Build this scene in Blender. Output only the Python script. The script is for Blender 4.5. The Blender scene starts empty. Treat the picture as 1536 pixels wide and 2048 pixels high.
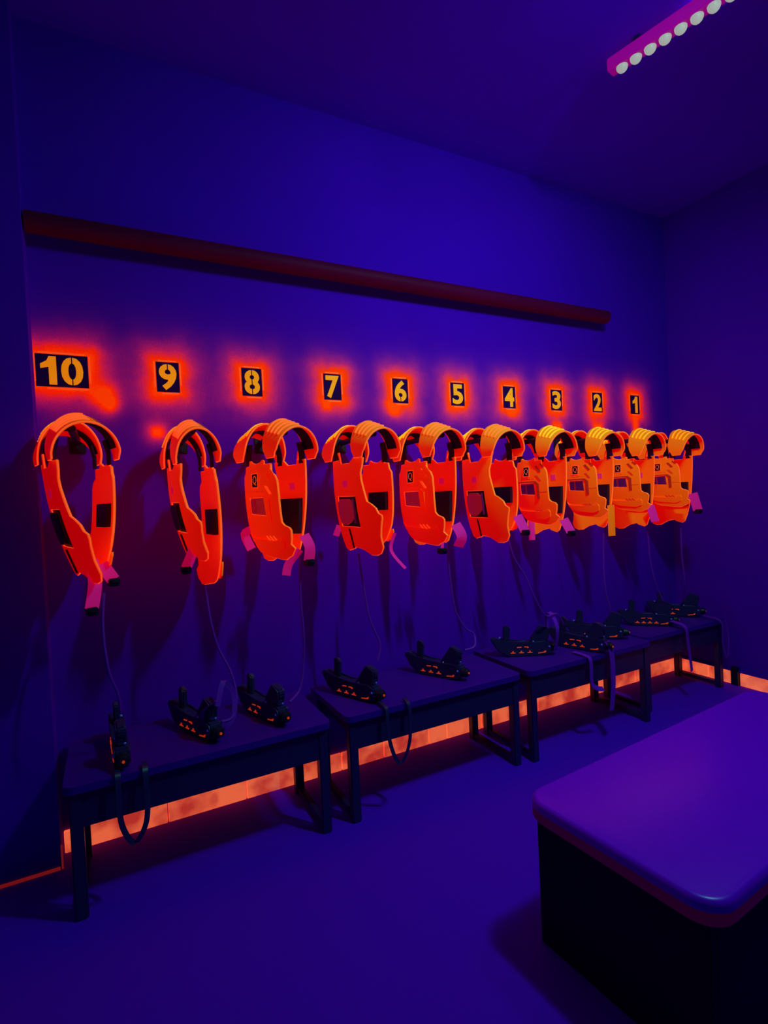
import bpy, bmesh, math, random
from mathutils import Vector, Matrix
from mathutils.geometry import delaunay_2d_cdt
random.seed(7)
C = bpy.context.scene.collection
sc = bpy.context.scene
PI = math.pi
# ---------------------------------------------------------------- camera
YAW, PITCH, ROLL, FPX = .478, -.0235, -.048, 1062.
CAMZ = 1.36
fw = Vector((math.sin(YAW)*math.cos(PITCH), math.cos(YAW)*math.cos(PITCH), math.sin(PITCH)))
rt = Vector((math.cos(YAW), -math.sin(YAW), 0)); up = rt.cross(fw)
r2 = math.cos(ROLL)*rt + math.sin(ROLL)*up; u2 = -math.sin(ROLL)*rt + math.cos(ROLL)*up
cam = bpy.data.cameras.new('camera'); co = bpy.data.objects.new('camera', cam); C.objects.link(co)
m = Matrix((r2, u2, -fw)).transposed().to_4x4(); m.translation = Vector((0, 0, CAMZ)); co.matrix_world = m
cam.sensor_fit = 'VERTICAL'; cam.sensor_height = 36; cam.lens = FPX/2048*36
cam.clip_start = .02
sc.camera = co
# ---------------------------------------------------------------- light and exposure
sc.view_settings.view_transform = 'Standard'; sc.view_settings.look = 'None'
sc.view_settings.gamma = 1; sc.view_settings.use_curve_mapping = False
sc.view_settings.exposure = 0
LIGHT = (.21, 1.05, 1.0)            # near-ultraviolet lamps as the phone records them
w = bpy.data.worlds.new('world'); sc.world = w; w.use_nodes = True
w.node_tree.nodes['Background'].inputs[0].default_value = (.03, .0, .12, 1)
w.node_tree.nodes['Background'].inputs[1].default_value = .3
def area(name, loc, target, sx, sy, e, rollvec, spread=180):
    l = bpy.data.lights.new(name, 'AREA'); l.shape = 'RECTANGLE'; l.size = sx; l.size_y = sy
    l.energy = e; l.color = LIGHT; l.spread = math.radians(spread)
    o = bpy.data.objects.new(name, l); C.objects.link(o)
    z = (Vector(loc)-Vector(target)).normalized(); x = Vector(rollvec); x = (x-z*x.dot(z)).normalized(); y = z.cross(x)
    mm = Matrix((x, y, z)).transposed().to_4x4(); mm.translation = Vector(loc); o.matrix_world = mm
    return o
BAR0 = Vector((2.128, 1.634, 3.255)); BARD = Vector((.217, -.976, 0)).normalized(); BARL = 1.1
bc = BAR0 + BARD*BARL/2 - Vector((0, 0, .05))
area('lamp_light', bc, bc+Vector((-.25, .55, -1)), BARL, .05, 7, BARD, 165)
# a second bar of the same kind, nearer the camera side of the room, above and outside the picture
BAR2 = Vector((1.68, .95, 3.255)); BAR2D = Vector((.217, -.976, 0)).normalized(); BAR2L = .5
bc2 = BAR2 + BAR2D*BAR2L/2 - Vector((0, 0, .05))
area('second_lamp_light', bc2, Vector((1.75, 2.5, 1.2)), BAR2L, .05, 25, BAR2D, 140)

# ---------------------------------------------------------------- materials
def mat(name, col, rough=.6, emi=None, es=1., spec=.3, noise=0, nscale=20, metal=0, coat=0, bump=0, bscale=80):
    M = bpy.data.materials.new(name); M.use_nodes = True; nt = M.node_tree; b = nt.nodes['Principled BSDF']
    b.inputs['Base Color'].default_value = (*col, 1); b.inputs['Roughness'].default_value = rough
    b.inputs['Specular IOR Level'].default_value = spec; b.inputs['Metallic'].default_value = metal
    b.inputs['Coat Weight'].default_value = coat
    if emi:
        b.inputs['Emission Color'].default_value = (*emi, 1); b.inputs['Emission Strength'].default_value = es
    tc = nt.nodes.new('ShaderNodeTexCoord'); n = nt.nodes.new('ShaderNodeTexNoise'); n.inputs['Scale'].default_value = nscale
    n.inputs['Detail'].default_value = 5
    nt.links.new(tc.outputs['Object'], n.inputs['Vector'])
    if noise:
        mx = nt.nodes.new('ShaderNodeMix'); mx.data_type = 'RGBA'
        mx.inputs[6].default_value = (*[c*(1-noise) for c in col], 1); mx.inputs[7].default_value = (*[min(1, c*(1+noise)) for c in col], 1)
        nt.links.new(n.outputs[0], mx.inputs[0]); nt.links.new(mx.outputs[2], b.inputs['Base Color'])
    if bump:
        n2 = nt.nodes.new('ShaderNodeTexNoise'); n2.inputs['Scale'].default_value = bscale; n2.inputs['Detail'].default_value = 6
        nt.links.new(tc.outputs['Object'], n2.inputs['Vector'])
        bp = nt.nodes.new('ShaderNodeBump'); bp.inputs['Strength'].default_value = bump; bp.inputs['Distance'].default_value = .004
        nt.links.new(n2.outputs[0], bp.inputs['Height']); nt.links.new(bp.outputs[0], b.inputs['Normal'])
    return M
WALLC = (.155, .0, .60)
M_ceil = mat('ceiling paint', (.20, .0, .86), .9, spec=.05, noise=.12, nscale=2, bump=.3)
M_pier = mat('side wall paint', WALLC, .9, spec=.05, noise=.1, nscale=3, bump=.3)
M_floor = mat('dark carpet floor', (.19, .0, .80), .85, spec=.1, noise=.12, nscale=300, bump=.5, bscale=400)
M_red = mat('fluorescent red plastic', (1., .46, .01), .5, (1., .0, .0), .43, spec=.12)
M_edge = mat('fluorescent orange edging', (1., .3, .05), .4, (1., .075, .012), .8, spec=.2)
M_rib_lit = mat('fluorescent rib with painted lamplight', (1., .9, .03), .4, (1., .16, .0), .75, spec=.2)  # yellow base and emission paint in the strong lamplight on the ribs
M_slot = mat('moulded slot', (.5, .06, .02), .6, (.40, .004, .0), .4)
M_pad = mat('dark padding', (.05, .01, .06), .9, spec=.1)
M_black = mat('black plastic', (.012, .008, .03), .45, spec=.35)
M_gun = mat('dark moulded shell', (.03, .012, .10), .4, spec=.4)
M_steel = mat('black painted steel', (.03, .008, .10), .4, spec=.4)
M_bench = mat('bench top laminate', (.08, .0, .34), .5, spec=.3, noise=.15, nscale=8, bump=.15)
M_sens = mat('sensor window', (.10, .02, .20), .15, (.25, .0, .12), .10, spec=.8)
M_sens_r = mat('reddish sensor window', (.22, .02, .06), .25, (.32, .004, .012), .55, spec=.6)
M_vio = mat('violet label', (.4, .12, .9), .5, (.16, .0, .6), .5)
M_lab = mat('faded label', (.6, .1, .5), .7, (.6, .0, .05), .55)
M_strap = mat('webbing strap', (.75, .03, .55), .8, (.42, .0, .035), .65, spec=.1)
M_strapv = mat('lilac strap', (.35, .01, .65), .8, spec=.1)
M_cable = mat('cable sheath', (.30, .008, .55), .6, spec=.3)
M_mark = mat('fluorescent marking', (.8, .1, .02), .5, (1., .05, .005), .36)
M_dot = mat('blue lens', (.25, .25, 1.), .2, (.03, .01, .5), .15, spec=.8)
M_num = mat('fluorescent numeral paint', (1., .5, .02), .7, (1., .20, .0), .62, spec=.05, noise=.1, nscale=40)
M_patch = mat('unsprayed dark square', (.045, .0, .10), .8, spec=.1, noise=.3, nscale=30)
M_table = mat('glossy table top', (.40, .0, .95), .30, spec=.45, noise=.05, nscale=3, bump=.04, bscale=8)
M_tedge = mat('table edge band', (.14, .01, .16), .6, (.10, .0, .01), .12)
M_tblack = mat('black table panel', (.010, .002, .04), .7, spec=.1)
M_pipe = mat('dark red pipe paint', (.22, .0, .04), .6, spec=.05, noise=.2, nscale=3)
M_led = mat('glowing lens', (.1, .1, .1), .4, (.33, .345, .31), 1.)
M_house = mat('lamp housing with painted LED glow', (.3, .0, .3), .5, (.40, .0, .22), .5)  # magenta base and emission stand in for LED light on white plastic
M_hook = mat('black steel hook', (.02, .008, .03), .4, spec=.4)

def basemat():
    M = bpy.data.materials.new('fluorescent skirting paint'); M.use_nodes = True; nt = M.node_tree; b = nt.nodes['Principled BSDF']
    tc = nt.nodes.new('ShaderNodeTexCoord'); n = nt.nodes.new('ShaderNodeTexNoise'); n.inputs['Scale'].default_value = 9; n.inputs['Detail'].default_value = 6
    nt.links.new(tc.outputs['Object'], n.inputs['Vector'])
    r = nt.nodes.new('ShaderNodeValToRGB'); r.color_ramp.elements[0].position = .35; r.color_ramp.elements[0].color = (.55, .035, .02, 1)
    r.color_ramp.elements[1].position = .6; r.color_ramp.elements[1].color = (.95, .15, .055, 1)
    nt.links.new(n.outputs[0], r.inputs[0])
    nt.links.new(r.outputs[0], b.inputs['Emission Color']); b.inputs['Emission Strength'].default_value = .78
    b.inputs['Base Color'].default_value = (1, .35, .2, 1); b.inputs['Roughness'].default_value = .8
    return M
M_base = basemat()

NX = [-.135, .262, .63, 1.036, 1.429, 1.804, 2.184, 2.57, 2.943, 3.319]
NZ = 1.94
D = 2.5
def wallmat():
    """dark blue wall paint with fluorescent overspray round each stencil; its wide glow and that by hooks is painted in"""
    M = bpy.data.materials.new('wall paint with overspray and painted glow'); M.use_nodes = True; nt = M.node_tree; b = nt.nodes['Principled BSDF']; L = nt.links.new
    b.inputs['Roughness'].default_value = .9; b.inputs['Specular IOR Level'].default_value = .05
    tc = nt.nodes.new('ShaderNodeTexCoord'); sep = nt.nodes.new('ShaderNodeSeparateXYZ'); L(tc.outputs['Object'], sep.inputs[0])
    def mt(op, a, c=None, d=None):
        n = nt.nodes.new('ShaderNodeMath'); n.operation = op
        for i, v in enumerate((a, c, d)):
            if v is None: continue
            if isinstance(v, (int, float)): n.inputs[i].default_value = v
            else: L(v, n.inputs[i])
        return n.outputs[0]
    ns = nt.nodes.new('ShaderNodeTexNoise'); ns.inputs['Scale'].default_value = 9; ns.inputs['Detail'].default_value = 3; L(tc.outputs['Object'], ns.inputs['Vector'])
    ns2 = nt.nodes.new('ShaderNodeTexNoise'); ns2.inputs['Scale'].default_value = 120; ns2.inputs['Detail'].default_value = 3; L(tc.outputs['Object'], ns2.inputs['Vector'])
    tot = None
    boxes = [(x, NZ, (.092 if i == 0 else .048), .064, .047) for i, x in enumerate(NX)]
    boxes += [(.015, 1.845, .004, .012, .024), (.03, 1.815, .002, .006, .02), (1.385, 1.85, .012, .02, .018), (1.0, 1.85, .01, .01, .014), (2.2, 1.86, .012, .01, .014), (3.32, 1.80, .01, .04, .014), (2.57, 1.76, .02, .02, .02), (2.94, 1.76, .02, .02, .02), (.205, 1.70, .006, .003, .022)]  # paint spills below the numbers, and orange glow painted on by the hooks
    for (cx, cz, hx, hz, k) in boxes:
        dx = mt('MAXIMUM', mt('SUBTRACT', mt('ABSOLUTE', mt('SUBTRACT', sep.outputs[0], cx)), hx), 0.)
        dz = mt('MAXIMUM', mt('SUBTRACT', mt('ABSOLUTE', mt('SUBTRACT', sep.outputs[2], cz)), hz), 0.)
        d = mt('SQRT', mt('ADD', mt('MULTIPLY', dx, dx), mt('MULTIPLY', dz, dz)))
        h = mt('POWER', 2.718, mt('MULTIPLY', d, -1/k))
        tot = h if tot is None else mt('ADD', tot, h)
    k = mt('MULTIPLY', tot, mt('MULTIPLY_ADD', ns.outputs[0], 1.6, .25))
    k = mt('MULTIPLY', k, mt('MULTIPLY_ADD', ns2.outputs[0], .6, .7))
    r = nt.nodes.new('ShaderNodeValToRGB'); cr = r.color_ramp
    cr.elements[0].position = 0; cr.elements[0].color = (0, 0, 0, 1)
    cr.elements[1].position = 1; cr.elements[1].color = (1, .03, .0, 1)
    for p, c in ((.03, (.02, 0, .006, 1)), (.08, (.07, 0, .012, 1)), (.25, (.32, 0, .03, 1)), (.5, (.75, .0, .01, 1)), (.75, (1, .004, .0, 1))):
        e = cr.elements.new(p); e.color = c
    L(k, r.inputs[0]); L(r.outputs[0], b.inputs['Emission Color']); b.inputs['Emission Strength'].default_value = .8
    big = nt.nodes.new('ShaderNodeTexNoise'); big.inputs['Scale'].default_value = 2.5; L(tc.outputs['Object'], big.inputs['Vector'])
    mx = nt.nodes.new('ShaderNodeMix'); mx.data_type = 'RGBA'
    mx.inputs[6].default_value = (WALLC[0]*.9, 0, WALLC[2]*.9, 1); mx.inputs[7].default_value = (WALLC[0]*1.1, 0, WALLC[2]*1.1, 1)
    L(big.outputs[0], mx.inputs[0])
    mx2 = nt.nodes.new('ShaderNodeMix'); mx2.data_type = 'RGBA'; L(mx.outputs[2], mx2.inputs[6]); mx2.inputs[7].default_value = (.8, .08, 0, 1)
    cl = nt.nodes.new('ShaderNodeClamp'); L(mt('MULTIPLY', k, 1.7), cl.inputs[0]); L(cl.outputs[0], mx2.inputs[0]); L(mx2.outputs[2], b.inputs['Base Color'])
    bp = nt.nodes.new('ShaderNodeBump'); bp.inputs['Strength'].default_value = .35; bp.inputs['Distance'].default_value = .004
    L(ns2.outputs[0], bp.inputs['Height']); L(bp.outputs[0], b.inputs['Normal'])
    return M
M_wall = wallmat()

# ---------------------------------------------------------------- helpers
def obj(name, bm, m, parent=None, smooth=False):
    me = bpy.data.meshes.new(name); bmesh.ops.recalc_face_normals(bm, faces=bm.faces); bm.to_mesh(me); bm.free()
    me.materials.append(m)
    if smooth:
        for p in me.polygons: p.use_smooth = True
        try: me.set_sharp_from_angle(angle=math.radians(40))
        except Exception: pass
    o = bpy.data.objects.new(name, me); C.objects.link(o)
    if parent: o.parent = parent
    return o
def tag(o, label, cat, group=None):
    o['label'] = label; o['category'] = cat
    if group: o['group'] = group
    return o
def thing(name, label, cat, loc=(0, 0, 0), rz=0, group=None, rx=0, ry=0):
    o = bpy.data.objects.new(name, None); C.objects.link(o); o.location = loc; o.rotation_euler = (rx, ry, rz)
    o.empty_display_size = .05
    return tag(o, label, cat, group)
def struct(name, bm, m):
    o = obj(name, bm, m); o['kind'] = 'structure'; return o
def box(bm, x0, x1, y0, y1, z0, z1, bev=0):
    t = bmesh.new(); bmesh.ops.create_cube(t, size=1)
    for v in t.verts: v.co = Vector(((x0+x1)/2+v.co.x*(x1-x0), (y0+y1)/2+v.co.y*(y1-y0), (z0+z1)/2+v.co.z*(z1-z0)))
    if bev: bmesh.ops.bevel(t, geom=list(t.edges), offset=bev, segments=2, affect='EDGES')
    merge(bm, t)
def merge(bm, t, M=None):
    if M is not None: t.transform(M)
    me = bpy.data.meshes.new('tmp'); t.to_mesh(me); t.free(); bm.from_mesh(me); bpy.data.meshes.remove(me)
def tube(bm, pts, r, seg=8, closed=False, flat=None):
    pts = [Vector(p) for p in pts]; n = len(pts); rings = []; prev = None
    for i, p in enumerate(pts):
        if closed: d = pts[(i+1) % n]-pts[i-1]
        else: d = pts[min(i+1, n-1)]-pts[max(i-1, 0)]
        d = d.normalized() if d.length > 1e-9 else Vector((0, 0, 1))
        a = prev if prev else (Vector((0, 0, 1)) if abs(d.z) < .9 else Vector((1, 0, 0)))
        a = (a-d*a.dot(d)).normalized(); prev = a; b = d.cross(a)
        rr = r[i] if isinstance(r, (list, tuple)) else r
        rings.append([bm.verts.new(p+(a*math.cos(2*PI*k/seg)+b*math.sin(2*PI*k/seg))*rr) for k in range(seg)])
    for i in range(n if closed else n-1):
        A, B = rings[i], rings[(i+1) % n]
        for k in range(seg): bm.faces.new((A[k], A[(k+1) % seg], B[(k+1) % seg], B[k]))
    if not closed: bm.faces.new(rings[0][::-1]); bm.faces.new(rings[-1])
def ribbon(bm, pts, wv, w, t=.003):
    """webbing: pts centre line, wv width direction(s)"""
    pts = [Vector(p) for p in pts]; n = len(pts); R_ = []
    for i, p in enumerate(pts):
        d = (pts[min(i+1, n-1)]-pts[max(i-1, 0)]).normalized()
        q = Vector(wv[i] if isinstance(wv[0], (list, tuple, Vector)) else wv); q = (q-d*q.dot(d)).normalized(); nn = d.cross(q)
        R_.append([bm.verts.new(p+q*sx*w/2+nn*sy*t/2) for sx, sy in ((-1, -1), (1, -1), (1, 1), (-1, 1))])
    for i in range(n-1):
        for k in range(4): bm.faces.new((R_[i][k], R_[i][(k+1) % 4], R_[i+1][(k+1) % 4], R_[i+1][k]))
    bm.faces.new(R_[0][::-1]); bm.faces.new(R_[-1])
def prism(bm, pts, w0, w1, f):
    """polygon pts (a,b) extruded between w0 and w1; f(a,b,w)->xyz"""
    A = [bm.verts.new(f(a, b, w0)) for a, b in pts]; B = [bm.verts.new(f(a, b, w1)) for a, b in pts]
    n = len(pts)
    bm.faces.new(A[::-1]); bm.faces.new(B)
    for i in range(n): bm.faces.new((A[i], A[(i+1) % n], B[(i+1) % n], B[i]))
def ball(bm, c, r, seg=10):
    t = bmesh.new(); bmesh.ops.create_uvsphere(t, u_segments=seg, v_segments=seg//2+2, radius=r); merge(bm, t, Matrix.Translation(Vector(c)))
def cyl(bm, a, b, r, seg=16): tube(bm, [a, b], r, seg)
def smooth_path(P, n=6):
    P = [Vector(p) for p in P]; out = []
    for i in range(len(P)-1):
        p0 = P[max(i-1, 0)]; p1 = P[i]; p2 = P[i+1]; p3 = P[min(i+2, len(P)-1)]
        for k in range(n):
            t = k/n; out.append(.5*((2*p1)+(p2-p0)*t+(2*p0-5*p1+4*p2-p3)*t*t+(3*p1-p0-3*p2+p3)*t**3))
    out.append(P[-1]); return out
def inpoly(p, poly):
    x, y = p; c = False; n = len(poly)
    for i in range(n):
        x1, y1 = poly[i]; x2, y2 = poly[i-1]
        if (y1 > y) != (y2 > y) and x < (x2-x1)*(y-y1)/(y2-y1)+x1: c = not c
    return c
def dense(poly, step=.018):
    out = []
    n = len(poly)
    for i in range(n):
        a = Vector(poly[i]); b = Vector(poly[(i+1) % n]); k = max(1, int((b-a).length/step))
        for j in range(k): out.append(tuple(a+(b-a)*j/k))
    return out
def rounded(poly, it=2):
    for _ in range(it):
        o = []
        n = len(poly)
        for i in range(n):
            a = Vector(poly[i]); b = Vector(poly[(i+1) % n])
            if (b-a).length < .008: o += [tuple((a+b)/2)]; continue
            o += [tuple(a*.75+b*.25), tuple(a*.25+b*.75)]
        poly = o
    return poly
def sheet(bm, outer, holes, w0, w1, f, step=.02):
    """a curved panel: 2-D outline with holes, tessellated, bent by f(u,v,w)"""
    outer = dense(outer, step); holes = [dense(h, step) for h in holes]
    V = []; E = []
    for lp in [outer]+holes:
        s = len(V); V += [Vector(p) for p in lp]; E += [(s+i, s+(i+1) % len(lp)) for i in range(len(lp))]
    us = [p[0] for p in outer]; vs = [p[1] for p in outer]
    u = min(us)+step
    while u < max(us):
        v = min(vs)+step
        while v < max(vs):
            q = (u, v)
            if inpoly(q, outer) and not any(inpoly(q, h) for h in holes) and min((Vector(q)-p).length for p in V[:sum(len(l) for l in [outer]+holes)]) > step*.45:
                V.append(Vector(q))
            v += step
        u += step
    vo, eo, fo, _, _, _ = delaunay_2d_cdt(V, E, [], 0, 1e-6)
    T = []
    for fc in fo:
        c = sum((vo[i] for i in fc), Vector((0, 0)))/len(fc)
        if inpoly((c.x, c.y), outer) and not any(inpoly((c.x, c.y), h) for h in holes): T.append(tuple(fc))
    A = [bm.verts.new(f(p.x, p.y, w1)) for p in vo]; B = [bm.verts.new(f(p.x, p.y, w0)) for p in vo]
    cnt = {}
    for t in T:
        bm.faces.new([A[i] for i in t]); bm.faces.new([B[i] for i in reversed(t)])
        for i in range(len(t)):
            e = (t[i], t[(i+1) % len(t)]); cnt[e] = 1
    for (a, b) in cnt:
        if (b, a) not in cnt:
            try: bm.faces.new((A[a], B[a], B[b], A[b]))
            except ValueError: pass
    lo = [v for v in bm.verts if not v.link_faces]
    for v in lo: bm.verts.remove(v)
def text_bm(s, size, bold=0., depth=.0015):
    cu = bpy.data.curves.new('t', 'FONT'); cu.body = s; cu.size = size; cu.align_x = 'CENTER'; cu.align_y = 'CENTER'
    cu.offset = bold; cu.extrude = depth; cu.resolution_u = 4
    o = bpy.data.objects.new('t', cu); C.objects.link(o); bpy.context.view_layer.update()
    dg = bpy.context.evaluated_depsgraph_get(); me = bpy.data.meshes.new_from_object(o.evaluated_get(dg))
    bm = bmesh.new(); bm.from_mesh(me); bpy.data.meshes.remove(me); bpy.data.objects.remove(o); bpy.data.curves.remove(cu)
    return bm
def fit(bm, w, h):
    xs = [v.co.x for v in bm.verts]; ys = [v.co.y for v in bm.verts]
    cx, cy = (min(xs)+max(xs))/2, (min(ys)+max(ys))/2; sx = w/(max(xs)-min(xs)); sy = h/(max(ys)-min(ys))
    for v in bm.verts: v.co.x = (v.co.x-cx)*sx; v.co.y = (v.co.y-cy)*sy
    return bm

# ---------------------------------------------------------------- room shell
X0, X1, Y0, ZC = -2.2, 3.7, -1.9, 3.31
b = bmesh.new(); box(b, X0-.1, X1+.1, Y0-.1, D+.1, -.1, 0); struct('floor', b, M_floor)
b = bmesh.new(); box(b, X0-.1, X1+.1, Y0-.1, D+.1, ZC, ZC+.1); struct('ceiling', b, M_ceil)
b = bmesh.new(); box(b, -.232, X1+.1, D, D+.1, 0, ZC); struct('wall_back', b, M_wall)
b = bmesh.new(); box(b, X0-.1, -.232, 2.385, D+.1, 0, ZC); struct('wall_side', b, M_pier)
b = bmesh.new(); box(b, X1, X1+.1, Y0, D, 0, ZC); struct('wall_right', b, M_pier)
b = bmesh.new(); box(b, X0-.1, X0, Y0, 2.385, 0, ZC); struct('wall_left', b, M_pier)
b = bmesh.new(); box(b, X0-.1, X1+.1, Y0-.1, Y0, 0, ZC); struct('wall_front', b, M_pier)
def skirting(name, segs, along, fixed, zt):
    bm = bmesh.new()
    for a0, a1 in segs:
        if along == 'x': box(bm, a0+.002, a1-.002, fixed-.014, fixed, 0, zt, .002)
        else: box(bm, fixed-.014, fixed, a0+.002, a1-.002, 0, zt, .002)
    return struct(name, bm, M_base)
xs = [-.23, .16, .50, .74, .98, 1.22, 1.50, 1.62, 1.86, 2.3, 2.75, 3.2, 3.685]
skirting('baseboard_back', list(zip(xs, xs[1:])), 'x', D, .088)
ys = [2.48, 2.27, 2.115]
skirting('baseboard_right', [(b_, a_) for a_, b_ in zip(ys, ys[1:])]+[(1.75, 2.06), (1.44, 1.75), (1.1, 1.44), (.7, 1.1), (.2, .7), (-.4, .2), (-1.2, -.4)], 'y', X1, .084)
b = bmesh.new(); box(b, X1-.02, X1, -1.2, D-.02, .088, .100, .002); struct('trim_1', b, M_pier)
b = bmesh.new(); box(b, X1-.03, X1, 2.065, 2.11, 0, .12, .002); struct('trim_2', b, M_black)
b = bmesh.new(); box(b, X0, -.236, 2.379, 2.385, 0, .012, .001); struct('baseboard_side', b, mat('faint orange edge strip', (.7, .1, .08), .8, (.30, .01, .01), .45))
b = bmesh.new(); box(b, -.232, -.226, 2.384, 2.392, 0, .09); struct('trim_3', b, bpy.data.materials['faint orange edge strip'])

# pipe across the wall
t = thing('wall_pipe', 'dark red horizontal pipe running across the wall high above the numbers', 'pipe', (0, 0, 2.49))
b = bmesh.new(); tube(b, [(-.225+i*(2.98+.225)/24, 2.435, 0) for i in range(25)], .041, 20); obj('pipe', b, M_pipe, t, True)
for x in (.3, 1.4, 2.5):
    b = bmesh.new(); box(b, x-.012, x+.012, 2.44, 2.5, -.012, .012, .003); obj('bracket', b, M_pipe, t)

# ---------------------------------------------------------------- UV bar lamp
def bar_lamp(p0, d, label, BARL):
    rz = math.atan2(d.y, d.x)
    t = thing('led_bar_lamp', label, 'lamp', p0, rz)
    b = bmesh.new(); box(b, -.03, BARL, -.030, .030, -.02, .035, .005); obj('housing', b, M_house, t)
    for x in (.1, BARL-.1):
        b = bmesh.new(); box(b, x-.015, x+.015, -.02, .02, .03, ZC-p0.z, .002); obj('bracket', b, M_steel, t)
    k = 0
    x = .026
    while x < BARL-.02:
        b = bmesh.new(); ball(b, (x, 0, -.021), .0245, 16); obj('led_lens', b, M_led, t, True)
        x += .061
    return t
bar_lamp(BAR0, BARD, 'long LED bar lamp with a row of glowing round lenses under the ceiling', BARL)
bar_lamp(BAR2, BAR2D, 'second LED bar lamp under the ceiling nearer the middle of the room', BAR2L)

# ---------------------------------------------------------------- painted numbers
def number(i):
    n = 10-i; x = NX[i]; hx = .092 if i == 0 else .047
    t = thing('painted_number', 'orange stencilled number %d in a dark square sprayed on the wall' % n if n != 10 else 'wide orange stencilled number 10 in a dark rectangle sprayed on the wall', 'number', (x, D, NZ-.065), 0, 'stencilled numbers on the wall')
    b = bmesh.new(); box(b, -hx, hx, -.0012, 0, 0, .13); obj('dark_square', b, M_patch, t)
    digs = str(n); wd = .072 if n != 1 else .05
    cols = [(0, wd)] if n != 10 else [(-.047, .055), (.035, .078)]
    for (cx, ww), ch in zip(cols, digs):
        if ch == '1':
            b = bmesh.new(); prism(b, [(.006, -.5), (.5, -.5), (.5, .5), (.05, .5), (-.10, .34), (-.5, .22), (-.5, .06), (.006, .12)], -.0008, .0008, lambda a, c, w_: (a*ww, c*.113, w_))
        else: b = fit(text_bm(ch, .14, .0045, .0008), ww, .113)
        b.transform(Matrix.Translation((cx, -.0022, .065)) @ Matrix.Rotation(PI/2, 4, 'X'))
        nu = obj('numeral', b, M_num, t)
        if ch in '0986':
            b = bmesh.new()
            if ch in '09': box(b, cx-.002, cx+.002, -.004, -.0012, .078, .123)
            if ch == '0': box(b, cx-.002, cx+.002, -.004, -.0012, .007, .05)
            if ch == '6': box(b, cx-.002, cx+.002, -.004, -.0012, .007, .04)
            if ch == '8': box(b, cx-.002, cx+.002, -.004, -.0012, .007, .123)
            obj('stencil_bridge', b, M_patch, nu)
    # bright spray lines where the masking tape edge was
    b = bmesh.new(); e = .005
    segs = [(-hx-.004-e, -hx-.004, .02, .13), (hx+.003, hx+.003+e, .03 if i else .02, .128), (-hx+.01, hx-.01, .133, .133+e), (-hx*.6, hx-.005, -.004-e, -.004)]
    if n == 10: segs[0] = (-hx-.003, -hx+.001, .02, .13)
    for x0, x1, z0, z1 in segs: box(b, x0, x1, -.0012, 0, z0, z1)
    obj('spray_edge', b, M_edge2, t)
M_edge2 = mat('thick overspray', (1, .3, .05), .8, (1., .05, .003), .7, noise=.4, nscale=60)
for i in range(10): number(i)

# ---------------------------------------------------------------- vests
def PF(pts, cx=345, cy=480, s=.15/250*.93, sv=.42/1220):
    return [((x-cx)*s, -(y-cy)*sv) for x, y in pts]
F_OUT = PF([(137, 545), (200, 540), (208, 478), (225, 480), (250, 505), (310, 525), (370, 513), (410, 483), (424, 490), (426, 540), (515, 538), (520, 640), (565, 680), (588, 750), (597, 900), (597, 1240), (622, 1283), (672, 1312), (684, 1345), (672, 1440), (655, 1510), (690, 1560), (640, 1650), (600, 1672), (575, 1698), (530, 1700), (300, 1655), (225, 1618), (180, 1560), (140, 1460), (112, 1370), (100, 1230), (98, 1000), (97, 670), (128, 620)])
F_WIN = PF([(175, 935), (410, 935), (425, 1165), (185, 1140)])
def PP(pts): return PF(pts, 345, 525, .15/200*.86, .43/1115)
P_OUT = PP([(152, 525), (262, 525), (236, 435), (250, 428), (278, 572), (392, 572), (440, 512), (452, 525), (545, 525), (535, 620), (520, 690), (525, 770), (575, 1030), (615, 1062), (655, 1110), (672, 1170), (700, 1195), (700, 1235), (685, 1300), (665, 1430), (668, 1560), (640, 1630), (600, 1655), (545, 1652), (470, 1590), (385, 1562), (362, 1585), (282, 1612), (250, 1585), (226, 1480), (206, 1340), (175, 900), (158, 640)])
P_WIN = PP([(222, 955), (462, 962), (484, 1330), (240, 1318)])
SHZ = -.115    # shoulder line below the hook, local z
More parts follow.
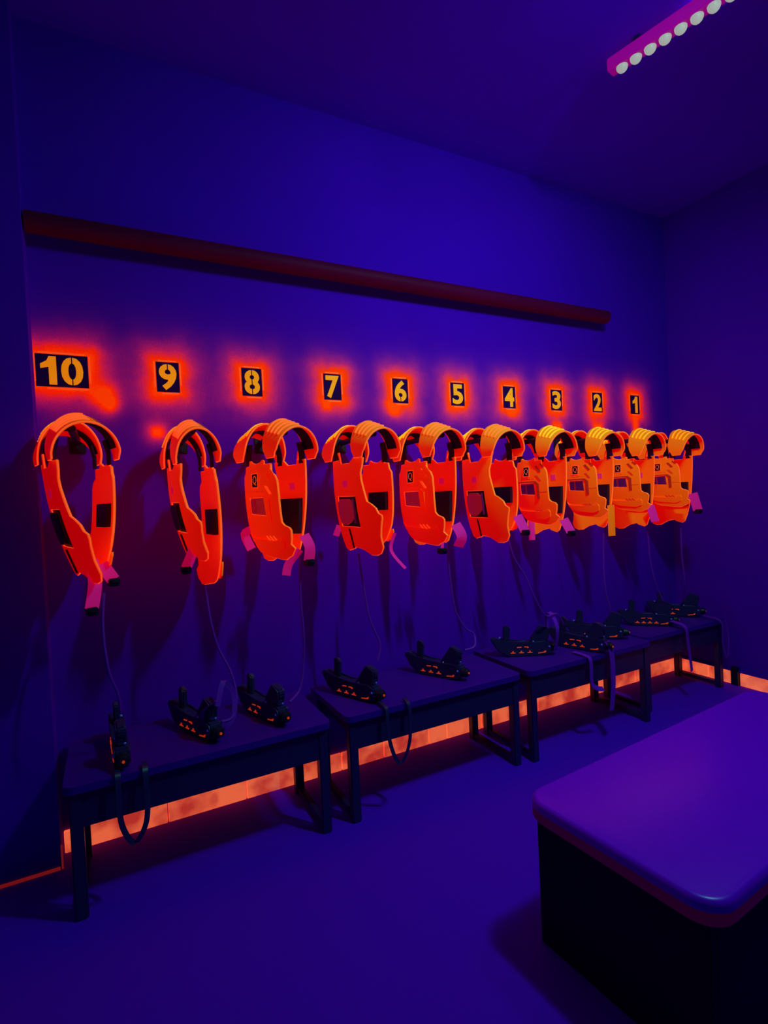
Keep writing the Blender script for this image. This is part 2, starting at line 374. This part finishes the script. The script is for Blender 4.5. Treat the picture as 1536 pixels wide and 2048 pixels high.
def make_vest(idx, label, kind, x, y, yaw, s0, s1, dz=0, leanx=0, wsc=1., vlenA=1., vlenB=1., strapsets=(), tiltA=0, phone=False):
    t = thing('laser_tag_vest', label, 'vest', (x, y, 1.665+dz), yaw, 'laser tag vests hanging on the wall hooks', ry=leanx)
    def mapper(side, sc_):
        def f(u, v, w):
            tt = min(1, max(0, -v/.43)); s = s0+(s1-s0)*tt+.035*math.sin(PI*tt)
            xx = side*(s/2+w-.014*(u/.16)**2)
            if side < 0: xx += tiltA*tt
            return Vector((xx, -u*wsc, SHZ+v*sc_))
        return f
    for side, kd in ((-1, kind), (1, 'P' if kind == 'F' else 'F')):
        sc_ = vlenA if side < 0 else vlenB
        f = mapper(side, sc_)
        OUT, WIN = (F_OUT, F_WIN) if kd == 'F' else (P_OUT, P_WIN)
        if side > 0: OUT = [(-u, v) for u, v in OUT]; WIN = [(-u, v) for u, v in WIN]
        b = bmesh.new(); sheet(b, OUT, [WIN], -.005, .005, f, .024)
        p = obj('front_plate' if side < 0 else 'back_plate', b, M_red, t, True)
        b = bmesh.new(); tube(b, [f(u, v, .0) for u, v in dense(OUT, .03)], .0025, 6, True)
        tube(b, [f(u, v, .0) for u, v in dense(WIN, .03)], .0018, 6, True); obj('edging', b, M_edge, p, True)
        us = [q[0] for q in WIN]; vs = [q[1] for q in WIN]; u0, u1, v0, v1 = min(us), max(us), min(vs), max(vs)
        # sensor box in the window
        b = bmesh.new()
        R_ = [(u0-.003, v0-.003), (u1+.003, v0-.003), (u1+.003, v1+.003), (u0-.003, v1+.003)]
        prism(b, R_, -.022, -.002, f); obj('window_backing', b, M_black if (kd == 'P' or side > 0) else M_sens_r, p)
        if kd == 'P':
            b = bmesh.new(); uc = (u0+u1)/2
            prism(b, rounded([(u0+.012, v1-.012), (u1-.035, v1-.014), (u1-.03, v0+.05), (uc+.0, v0+.012), (u0+.03, v0+.012), (u0+.012, v0+.06)], 1), .0, .012, f)
            dvc = obj('sensor_unit', b, M_sens_r if phone else M_black, p)
            b = bmesh.new(); tube(b, [f(u1-.026, v1-.015, .012), f(u1-.018, (v0+v1)/2, .013), f(u1-.022, v0+.02, .012)], .005, 8); obj('light_tube', b, M_sens if phone else M_black, dvc, True)
            b = bmesh.new(); prism(b, [(-.022, -.125), (.018, -.125), (.018, -.095), (-.022, -.095)], -.0065, .0065, f); obj('violet_label', b, M_lab, p)
            # seam and tie below the window
            b = bmesh.new(); tube(b, [f(uc-.003, v0-.005, .008), f(uc+.004, v0-.04, .008), f(uc+.008, v0-.095, .008)], .0045, 6); obj('cable_tie', b, M_black, p)
        else:
            b = bmesh.new(); prism(b, [(u0+.01, v1-.01), (u0+.048, v1-.01), (u0+.05, v0+.012), (u0+.012, v0+.012)], -.002, .004, f)
            prism(b, [(u0+.066, v1-.01), (u1-.008, v1-.01), (u1-.004, v0+.008), (u0+.068, v0+.008)], -.002, .004, f)
            obj('sensor_unit', b, M_sens if idx >= 6 and side < 0 else M_sens_r, p)
            # badge
            if side < 0 or True:
                bu, bv = (270-345)*.15/250*.93*.6, -(725-480)*.42/1220
                b = bmesh.new(); prism(b, [(bu-.026, bv-.029), (bu+.026, bv-.029), (bu+.026, bv+.029), (bu-.026, bv+.029)], .004, .0075, f)
                bd = obj('badge', b, M_black, p)
                b = fit(text_bm('Q', .05, -.0012, .0005), .030, .040)
                for v in b.verts: v.co = f(bu+v.co.x, bv+v.co.y, .0078+v.co.z)
                obj('letter', b, M_edge, bd)
                b = bmesh.new(); tube(b, [f(bu+a*.026, bv+c*.029, .0075) for a, c in ((-1, -1), (1, -1), (1, 1), (-1, 1))], .0013, 5, True); obj('badge_border', b, M_edge, bd)
            # slashes
            b = bmesh.new()
            for k in range(3):
                a0 = PF([(385+k*45, 1412), (465+k*42, 1520)]); tube(b, [f(a0[0][0], a0[0][1], .006), f(a0[1][0], a0[1][1], .006)], .0022, 5)
            for k in range(2):
                a0 = PF([(440+k*22, 800-k*0), (500+k*18, 900)]); tube(b, [f(a0[0][0], a0[0][1], .006), f(a0[1][0], a0[1][1], .006)], .0016, 5)
            obj('slash_mark', b, M_edge if idx < 6 else M_slot, p)
            # printed dashes above the window
            b = bmesh.new()
            for d0, d1 in ((250, 285), (300, 365), (392, 412)):
                q = PF([(d0, 858), (d1, 864)]); prism(b, [(q[0][0], q[1][1]), (q[1][0], q[1][1]), (q[1][0], q[0][1]), (q[0][0], q[0][1])], .004, .006, f)
            obj('printed_dash', b, M_slot, p)
            # raised bezel channel round the window and shoulder bars
            b = bmesh.new()
            ch = PF([(130, 905), (445, 905), (490, 960), (490, 1225), (455, 1225), (455, 985), (425, 935), (130, 925)])
            sheet(b, ch, [], .004, .009, f, .03); obj('channel_trim', b, M_slot if idx >= 5 else M_red, p, True)
            b = bmesh.new()
            for q in ([(430, 640), (455, 625), (520, 735), (495, 750)], [(500, 590+20), (515, 590), (560, 660), (545, 675)]):
                prism(b, PF(q), .004, .008, f)
            if idx >= 5: prism(b, PF([(490, 1105), (590, 1105), (590, 1113), (490, 1113)]), .004, .006, f)
            obj('shoulder_bar', b, M_slot if idx >= 5 else M_red, p)
            # lower lip
            b = bmesh.new(); lip = PF([(120, 1380), (160, 1440), (500, 1470), (585, 1430), (600, 1470), (590, 1560), (520, 1600), (300, 1570), (200, 1530), (150, 1470)])
            sheet(b, lip, [], .004, .010, f, .03); obj('lower_lip', b, M_red, p, True)
        # black shoulder webbing going up into the arches
        for u in ((-.105, .095) if kd == 'F' else (-.10, .105)):
            u *= .93 if kd == 'F' else .9
            b = bmesh.new(); a = f(u, -.015, -.004); tp = Vector((side*(s0*.40), a.y, SHZ+.075))
            ribbon(b, [a, (a+tp)/2+Vector((side*.006, 0, 0)), tp], (0, 1, 0), .036, .006); obj('shoulder_webbing', b, M_pad, p)
    # shoulder arches
    for k, yc in enumerate((.118, -.118)):
        def af(a, q, w, yc=yc):
            aa = PI*a; rx = (s0/2+(.008 if idx < 2 else .016)+w); rz = .135+w
            wd = .044+.022*math.sin(aa)
            st = (a-.5)*(.01)
            yy = yc+q*wd
            return Vector((-rx*math.cos(aa), yy, SHZ+.028+rz*math.sin(aa)-.36*max(0, abs(yy)-.07)*math.sin(aa)**.5 if math.sin(aa) > 0 else SHZ+.028+rz*math.sin(aa)))
        def arc(a, q, w): return af(-.06+1.12*a, q, w)
        N, Q = 24, 6
        b = bmesh.new(); G = {}
        for i in range(N+1):
            for j in range(Q+1):
                for l, ww in enumerate((0, .008)):
                    endq = 1-.35*(max(0, abs(i/N-.5)-.42)/.08)
                    G[i, j, l] = b.verts.new(arc(i/N, (2*j/Q-1)*endq, ww))
        for i in range(N):
            for j in range(Q):
                b.faces.new((G[i, j, 1], G[i+1, j, 1], G[i+1, j+1, 1], G[i, j+1, 1])); b.faces.new((G[i, j, 0], G[i, j+1, 0], G[i+1, j+1, 0], G[i+1, j, 0]))
            b.faces.new((G[i, 0, 0], G[i+1, 0, 0], G[i+1, 0, 1], G[i, 0, 1])); b.faces.new((G[i, Q, 0], G[i, Q, 1], G[i+1, Q, 1], G[i+1, Q, 0]))
        for j in range(Q):
            b.faces.new((G[0, j, 0], G[0, j, 1], G[0, j+1, 1], G[0, j+1, 0])); b.faces.new((G[N, j, 0], G[N, j+1, 0], G[N, j+1, 1], G[N, j, 1]))
        pad = obj('shoulder_pad', b, M_red, t, True)
        b = bmesh.new()
        for q in (-1, 1): tube(b, [arc(i/30, q*(1-.35*(max(0, abs(i/30-.5)-.42)/.08)), .005) for i in range(31)], .0028, 6)
        tube(b, [arc(0, -.65+1.3*j/6, .005) for j in range(7)], .0026, 6); tube(b, [arc(1, -.65+1.3*j/6, .005) for j in range(7)], .0026, 6)
        obj('edging', b, M_edge, pad, True)
        b = bmesh.new()
        for q in (-.62, -.2, .2, .62):
            tube(b, [arc(.24+.30*i/10, q, .009) for i in range(11)], .0045, 6)
        obj('rib', b, M_rib_lit if k == 0 or idx >= 6 else M_edge, pad, True)  # wall-side and right-hand ribs carry the painted yellow lamplight
        b = bmesh.new()
        for q in (-.5, 0., .5): tube(b, [arc(.60+.12*i/5, q, .008) for i in range(6)], .003, 6)
        obj('vent_slot', b, M_slot, pad, True)
        b = bmesh.new(); ribbon(b, [arc(.10+.8*i/16, 0, -.006) for i in range(17)], (0, 1, 0), .06, .007); obj('inner_padding', b, M_pad, pad, True)
    # side straps at the waist
    for (side, pts, wv, wd, mt_, buckle) in strapsets:
        if wsc < .9: pts = [(p[0], p[1]*.78, p[2]) for p in pts]
        b = bmesh.new(); ribbon(b, smooth_path(pts, 4), wv, wd, .003); s = obj('waist_strap', b, mt_, t, True)
        if buckle:
            e = Vector(pts[-1]); b = bmesh.new(); box(b, e.x-.018, e.x+.018, e.y-.02, e.y+.02, e.z-.022, e.z+.006, .004)
            box(b, e.x-.012, e.x+.012, e.y-.026, e.y+.026, e.z-.012, e.z-.002, .003); obj('buckle', b, M_black, s)
    return t
def hook(x, y1, n):
    t = thing('wall_hook', 'black steel hanger arm holding the vest under number %d' % n, 'hook', (x, D, 1.655), 0, 'hanger arms on the wall')
    b = bmesh.new(); box(b, -.03, .03, -.008, 0, -.05, .05, .003); obj('mounting_plate', b, M_hook, t)
    b = bmesh.new(); tube(b, [(0, 0, 0), (0, y1-D, .0)], .014, 10); obj('arm', b, M_hook, t, True)
P_, V_ = M_strap, M_strapv
# name text says what sets each apart
specs = [
 dict(label='red vest on the hook under number 10, seen edge-on at the left end', kind='P', x=-.098, y=2.27, yaw=math.radians(15), s0=.19, s1=.085, tiltA=.03, leanx=math.radians(-1), vlenA=1.0, vlenB=1.02,
  strapsets=[(-1, [(-.0, -.10, -.47), (.0, -.13, -.55), (-.02, -.14, -.64)], (1, 0, 0), .045, P_, True), (1, [(.03, -.11, -.49), (.06, -.13, -.55)], (1, 0, .5), .045, P_, True)]),
 dict(label='red vest on the hook under number 9, twisted with its shoulder pad curled', kind='P', x=.297, y=2.27, yaw=math.radians(5), s0=.14, s1=.07, dz=-.015, leanx=math.radians(-3), vlenA=.86, vlenB=1.2,
  strapsets=[(1, [(-.03, -.06, -.44), (-.07, -.05, -.52)], (.9, -.5, 0), .04, P_, True)]),
 dict(label='red vest on the hook under number 8, broad front plate with Q badge', kind='F', x=.655, y=2.265, wsc=.9, yaw=math.radians(18), s0=.17, s1=.10, vlenB=1.02,
  strapsets=[(-1, [(-.05, .12, -.40), (-.07, .165, -.43), (-.05, .15, -.50)], (.9, -.5, 0), .04, P_, False), (1, [(.03, -.10, -.50), (.0, -.06, -.56), (-.01, -.05, -.61)], (.9, -.5, 0), .036, P_, False), (1, [(.05, -.11, -.44), (.055, -.14, -.49), (.055, -.13, -.55)], (.9, -.5, 0), .045, P_, True)]),
 dict(label='red vest on the hook under number 7, dark sensor box on its near plate', kind='P', x=1.062, y=2.26, wsc=.91, yaw=math.radians(12), s0=.17, s1=.12, phone=True,
  strapsets=[(-1, [(-.05, .13, -.42), (-.06, .15, -.47)], (.9, -.5, 0), .03, P_, False), (1, [(.06, -.15, -.46), (.05, -.13, -.54), (.07, -.20, -.62)], (.9, -.5, 0), .014, P_, False)]),
 dict(label='red vest on the hook under number 6, Q badge plate and thin hanging strap', kind='F', x=1.425, y=2.25, wsc=.95, yaw=math.radians(7), s0=.17, s1=.12,
  strapsets=[(1, [(.04, -.14, -.44), (.05, -.17, -.50), (.05, -.14, -.55)], (.9, -.5, 0), .05, P_, False), (-1, [(.0, -.10, -.46), (-.01, -.09, -.56)], (.9, -.5, 0), .014, P_, True)]),
 dict(label='red vest on the hook under number 5, low near plate with large sensor box', kind='P', x=1.80, y=2.25, wsc=.91, yaw=math.radians(3), s0=.17, s1=.13, phone=True,
  strapsets=[(1, [(.06, -.14, -.42), (.07, -.18, -.50)], (.9, -.5, 0), .05, P_, True)]),
 dict(label='orange-lit vest on the hook under number 4, clear Q badge near the neck', kind='F', x=2.18, y=2.25, yaw=0, wsc=.88, s0=.17, s1=.12, vlenA=.88,
  strapsets=[(-1, [(-.02, .10, -.42), (-.02, .10, -.58)], (.9, -.5, 0), .035, P_, False), (1, [(.04, -.14, -.46), (.05, -.19, -.53)], (.9, -.5, 0), .05, P_, True)]),
 dict(label='orange-lit vest on the hook under number 3, fourth from the right wall', kind='F', x=2.56, y=2.25, yaw=0, wsc=.86, s0=.17, s1=.12, vlenA=.84,
  strapsets=[(1, [(.02, -.16, -.40), (.03, -.15, -.58)], (.9, -.5, 0), .04, M_red, False)]),
 dict(label='orange-lit vest on the hook under number 2, next to last on the right', kind='F', x=2.93, y=2.25, yaw=0, wsc=.86, s0=.17, s1=.12, vlenA=.80, vlenB=1.04,
  strapsets=[(1, [(.04, -.12, -.42), (.04, -.16, -.52)], (.9, -.5, 0), .05, P_, False)]),
 dict(label='orange-lit vest on the hook under number 1, last one by the right wall', kind='F', x=3.31, y=2.25, yaw=0, wsc=.86, s0=.17, s1=.12, vlenA=.78, vlenB=1.04,
  strapsets=[(1, [(.04, -.16, -.36), (.05, -.19, -.47)], (.9, -.5, 0), .06, P_, True)]),
]
specs[7]['label'] = 'orange-lit vest on the hook under number 3, with a long red strap'
for i, s in enumerate(specs):
    make_vest(i, **s); hook(s['x'], 2.11, 10-i)

# ---------------------------------------------------------------- benches
def bench(label, x0, x1, yf, z=.46, rail=True, yb=2.472):
    t = thing('bench', label, 'bench', (x0, yf, 0), 0, 'low benches along the wall'); L = x1-x0; Dp = yb-yf
    pts = []
    r = .035
    for cx, cy, a0 in ((L-r, r, -90), (L, Dp, None), (0, Dp, None), (r, r, 180)):
        if a0 is None: pts.append((cx, cy))
        else: pts += [(cx+r*math.cos(math.radians(a0+15*k)), cy+r*math.sin(math.radians(a0+15*k))) for k in range(7)]
    b = bmesh.new(); prism(b, pts, z-.026, z, lambda a, c, w: (a, c, w)); obj('bench_top', b, M_bench, t)
    b = bmesh.new(); box(b, .04, L-.04, .02, .045, z-.152, z-.027, .003); box(b, .04, L-.04, Dp-.045, Dp-.02, z-.09, z-.027, .003)
    box(b, .03, .055, .045, Dp-.045, z-.09, z-.027, .003); box(b, L-.055, L-.03, .045, Dp-.045, z-.09, z-.027, .003); obj('apron', b, M_steel, t)
    for x in (.035, L-.035):
        for y in (.035, Dp-.06):
            b = bmesh.new(); box(b, x-.02, x+.02, y-.02, y+.02, .0, z-.027, .004); obj('leg', b, M_steel, t)
        b = bmesh.new(); box(b, x-.014, x+.014, .05, Dp-.08, .012, .036, .003); obj('foot_rail', b, M_steel, t)
bench('leftmost dark bench under vests 10 to 8', -.185, .765, 2.03)
bench('dark bench second from the left under vests 7 and 6', .83, 1.785, 2.03)
bench('dark bench third from the left, holding strapped blasters', 1.815, 2.745, 2.01, .468)
bench('rightmost dark bench, ending beside the right wall', 2.80, 3.60, 2.09, .46)

# ---------------------------------------------------------------- blasters
def blaster(label, x, y, rz, z=.461, marks=3, sc_=.88, loops=()):
    t = thing('laser_tag_blaster', label, 'blaster', (x, y, z), rz, 'laser tag blasters on the benches')
    f = lambda a, c, w: (a*sc_, w*sc_, c*sc_)
    hull = [(-.205, .105), (-.18, .118), (-.12, .095), (-.03, .082), (.06, .086), (.13, .092), (.17, .080), (.178, .045), (.165, .012), (.12, .0), (-.10, .0), (-.16, .035)]
    b = bmesh.new(); prism(b, hull, -.03, .03, f)
    bmesh.ops.bevel(b, geom=list(b.edges), offset=.006, segments=2, affect='EDGES'); body = obj('body', b, M_gun, t, True)
    b = bmesh.new(); prism(b, [(-.125, .085), (-.085, .080), (-.078, .175), (-.095, .190), (-.120, .186)], -.012, .012, f)
    bmesh.ops.bevel(b, geom=list(b.edges), offset=.004, segments=2, affect='EDGES'); obj('sight_fin', b, M_gun, t, True)
    b = bmesh.new(); prism(b, [(.03, .08), (.06, .105), (.085, .15), (.105, .185), (.12, .180), (.165, .165), (.170, .14), (.150, .11), (.155, .085)], -.019, .019, f)
    bmesh.ops.bevel(b, geom=list(b.edges), offset=.006, segments=2, affect='EDGES'); obj('grip', b, M_gun, t, True)
    b = bmesh.new(); tube(b, [f(.170, .045, 0), f(.195, .045, 0), f(.197, .045, 0), f(.208, .045, 0)], [.026*sc_, .026*sc_, .02*sc_, .018*sc_], 14)
    noz = obj('muzzle', b, M_black, t, True)
    b = bmesh.new(); tube(b, [f(.206, .045, 0), f(.212, .045, 0)], .0055*sc_, 10); obj('muzzle_lens', b, M_mark, noz, True)
    for s in (-1, 1):
        w0, w1 = (.0295, .0325) if s > 0 else (-.0325, -.0295)
        shp = []
        for k in range(marks):
            a = -.085+k*(.052 if marks < 4 else .042)
            shp.append([(a, .022), (a+.030, .022), (a+.030, .026), (a+.020, .027), (a+.018, .036), (a+.012, .036), (a+.010, .027), (a, .026)])
        shp.append([(.085, .016), (.130, .020), (.135, .032), (.126, .030), (.118, .024), (.085, .020)])
        shp.append([(-.045, .060), (-.018, .062), (-.016, .057), (-.044, .055)])
        shp.append([(.0, .062), (.024, .062), (.028, .054), (.02, .052), (.015, .057), (.0, .057)])
        for q in shp:
            b = bmesh.new(); prism(b, q, w0, w1, f); obj('marking', b, M_mark, body)
    for p in ((-.14, .108, .02), (.15, .095, .012), (.06, .088, -.018), (.155, .055, -.030)):
        b = bmesh.new(); ball(b, f(p[0], p[1], p[2]), .006*sc_, 8); obj('indicator_lens', b, M_dot, t, True)
    for (pts, wd, mt_) in loops:
        Mi = Matrix.Translation(Vector((x, y, z))) @ Matrix.Rotation(rz, 4, 'Z'); Mi = Mi.inverted()
        b = bmesh.new(); ribbon(b, [Mi @ Vector(q) for q in smooth_path(pts, 6)], Mi.to_3x3() @ Vector((1, .25, 0)), wd, .003); obj('lanyard', b, mt_, t, True)
    return t
R = math.radians
def U(x, y, z0, w, dep): return [(x, y+.10, .475), (x, y+.02, .475), (x, y-.018, .455), (x, y-.022, z0), (x+w*.2, y-.024, z0-dep*.7), (x+w*.5, y-.025, z0-dep), (x+w*.85, y-.024, z0-dep*.6), (x+w, y-.022, z0), (x+w, y-.016, .455), (x+w, y+.03, .475)]
blaster('dark blaster standing at the left end of the leftmost bench, muzzle to the room', -.01, 2.22, R(-87), loops=[(U(-.02, 2.03, .33, .085, .10), .018, M_gun)])
blaster('dark blaster under number 9 with tangled strap around its grip', .265, 2.25, R(-68), loops=[([(.33, 2.10, .60), (.36, 2.12, .68), (.40, 2.14, .62), (.39, 2.13, .53), (.33, 2.12, .50), (.28, 2.15, .56), (.33, 2.10, .62)], .022, M_cable)])
blaster('dark blaster under number 8 at the right end of the leftmost bench', .54, 2.25, R(-72), marks=2)
blaster('dark blaster with orange chevrons at the left of the second bench', .955, 2.24, R(-66), loops=[(U(1.01, 2.03, .36, .11, .14), .018, M_gun)])
blaster('dark blaster with orange chevrons at the right of the second bench', 1.425, 2.26, R(-64))
blaster('large dark blaster wrapped in straps at the left of the third bench', 1.98, 2.24, R(-28), z=.469, loops=[([(2.12, 2.14, .50), (2.10, 2.10, .62), (2.12, 2.16, .69), (2.16, 2.24, .66), (2.17, 2.24, .52)], .03, M_strapv)])
blaster('dark blaster lying behind lilac straps in the middle of the third bench', 2.31, 2.15, R(-72), z=.469, sc_=.9, loops=[(U(2.22, 2.01, .34, .16, .05)[:6], .028, V_), ([(2.33, 2.10, .52), (2.36, 2.0, .53), (2.365, 1.975, .44), (2.36, 1.97, .30), (2.34, 1.97, .17)], .045, V_)])
blaster('dark blaster with glowing bars at the right of the third bench', 2.56, 2.25, R(-48), z=.469, marks=3)
blaster('dark blaster with glowing bars at the left of the rightmost bench', 3.07, 2.28, R(-45), marks=4, loops=[([(3.14, 2.16, .50), (3.14, 2.07, .48), (3.15, 2.06, .38), (3.17, 2.055, .20)], .035, V_)])
blaster('dark blaster farthest right, in the corner by the right wall', 3.43, 2.33, R(-50), marks=2, loops=[([(3.50, 2.18, .48), (3.50, 2.06, .46), (3.50, 2.055, .33), (3.54, 2.055, .22), (3.57, 2.055, .33), (3.57, 2.07, .46)], .02, M_cable)])

# ---------------------------------------------------------------- cables from vests to blasters
def cable(label, pts, r=.005):
    b = bmesh.new(); tube(b, smooth_path(pts, 8), r, 7)
    o = obj('connecting_cable', b, M_cable, None, True); tag(o, label, 'cable', 'cables between vests and blasters')
cable('thin cable hanging from the vest under number 10 to its blaster', [(-.03, 2.15, 1.075), (-.04, 2.13, .95), (-.03, 2.12, .80), (-.005, 2.16, .70), (.0, 2.19, .62)])
cable('thin cable hanging from the vest under number 9 to its blaster', [(.325, 2.2, 1.05), (.335, 2.19, .92), (.36, 2.19, .80), (.40, 2.18, .70), (.415, 2.16, .60), (.39, 2.13, .535), (.345, 2.12, .53)])
cable('thin cable hanging straight down from the vest under number 8', [(.72, 2.20, 1.13), (.715, 2.2, .95), (.72, 2.2, .80), (.715, 2.21, .66), (.69, 2.2, .56), (.63, 2.16, .53)])
cable('thin cable curving from the vest under number 7 to its blaster', [(1.0, 2.2, 1.12), (1.01, 2.19, .98), (1.03, 2.18, .82), (1.07, 2.17, .70), (1.05, 2.16, .63)])
cable('thin cable curving from the vest under number 6 to its blaster', [(1.47, 2.18, 1.12), (1.48, 2.18, .95), (1.50, 2.18, .80), (1.55, 2.17, .70), (1.60, 2.17, .66), (1.58, 2.14, .61), (1.52, 2.14, .60)])
cable('thin cable sagging from the vest under number 5 to the strapped blaster', [(1.83, 2.15, 1.13), (1.86, 2.14, 1.02), (1.92, 2.13, .92), (1.97, 2.12, .80), (2.04, 2.12, .70), (2.14, 2.14, .69), (2.2, 2.15, .62)])
cable('thin cable hanging from the vest under number 3 to its blaster', [(2.60, 2.2, 1.10), (2.59, 2.2, .9), (2.60, 2.2, .75), (2.64, 2.2, .62)])
cable('thin cable hanging from the vest under number 2 to its blaster', [(3.0, 2.2, 1.08), (3.01, 2.2, .92), (3.05, 2.2, .76), (3.12, 2.2, .63)])
cable('thin cable hanging from the vest under number 1 to its blaster', [(3.33, 2.2, 1.08), (3.33, 2.2, .9), (3.35, 2.2, .72), (3.42, 2.26, .58)])
b = bmesh.new(); 
tube(b, smooth_path([(.20, 2.42, .20), (.16, 2.40, .12), (.2, 2.39, .07), (.28, 2.39, .08), (.33, 2.40, .13), (.28, 2.42, .19)], 8), .003, 6)
tag(obj('loose_cable', b, M_black, None, True), 'thin black loop of cable hanging under the leftmost bench', 'cable')
bpy.data.objects['loose_cable'].location = (0, 0, .17)
b = bmesh.new(); tube(b, smooth_path([(.46, 2.42, .37), (.45, 2.41, .27), (.54, 2.40, .24), (.60, 2.41, .33), (.60, 2.42, .37)], 6), .003, 6)
tag(obj('loose_cable', b, M_black, None, True), 'short black wire drooping beneath the right part of the leftmost bench', 'cable')

# ---------------------------------------------------------------- table in the foreground
TR = math.radians(4.2)
t = thing('low_table', 'low table with a glossy rounded violet top in the right foreground', 'table', (1.105, .675, 0), TR)
TL, TW, TH = 1.42, .565, .45
def rr(L, W, r, n=8, inset=0):
    o = []
    for cx, cy, a0 in ((L-r, r, -90), (L-r, W-r, 0), (r, W-r, 90), (r, r, 180)):
        o += [(cx+(r-inset)*math.cos(math.radians(a0+90*k/n)), cy+(r-inset)*math.sin(math.radians(a0+90*k/n))) for k in range(n+1)]
    return o
def loft(b, levels, r=.075):
    rings = []
    for ins, z in levels: rings.append([b.verts.new((x+0, y+0, z)) for x, y in rr(TL, TW, r, 10, ins)])
    n = len(rings[0])
    for A, B in zip(rings, rings[1:]):
        for i in range(n): b.faces.new((A[i], A[(i+1) % n], B[(i+1) % n], B[i]))
    b.faces.new(rings[0][::-1]); b.faces.new(rings[-1])
b = bmesh.new(); loft(b, [(0, TH-.028), (0, TH-.014), (.0015, TH-.009), (.0045, TH-.0045), (.009, TH-.0012), (.014, TH)]); obj('table_top', b, M_table, t, True)
b = bmesh.new(); loft(b, [(.012, TH-.066), (.005, TH-.062), (.0, TH-.055), (.0, TH-.028)]); obj('edge_band', b, M_tedge, t, True)
b = bmesh.new(); box(b, .03, .055, .035, TW-.03, 0, TH-.066, .002); obj('end_panel', b, M_tblack, t)
b = bmesh.new(); box(b, TL-.055, TL-.03, .035, TW-.03, 0, TH-.066, .002); obj('end_panel', b, M_tblack, t)
b = bmesh.new(); box(b, .055, TL-.055, .035, .055, .0, TH-.066, .002); obj('front_panel', b, M_tblack, t)
b = bmesh.new(); box(b, .055, TL-.055, TW-.05, TW-.03, .0, TH-.066, .002); obj('back_panel', b, M_tblack, t)
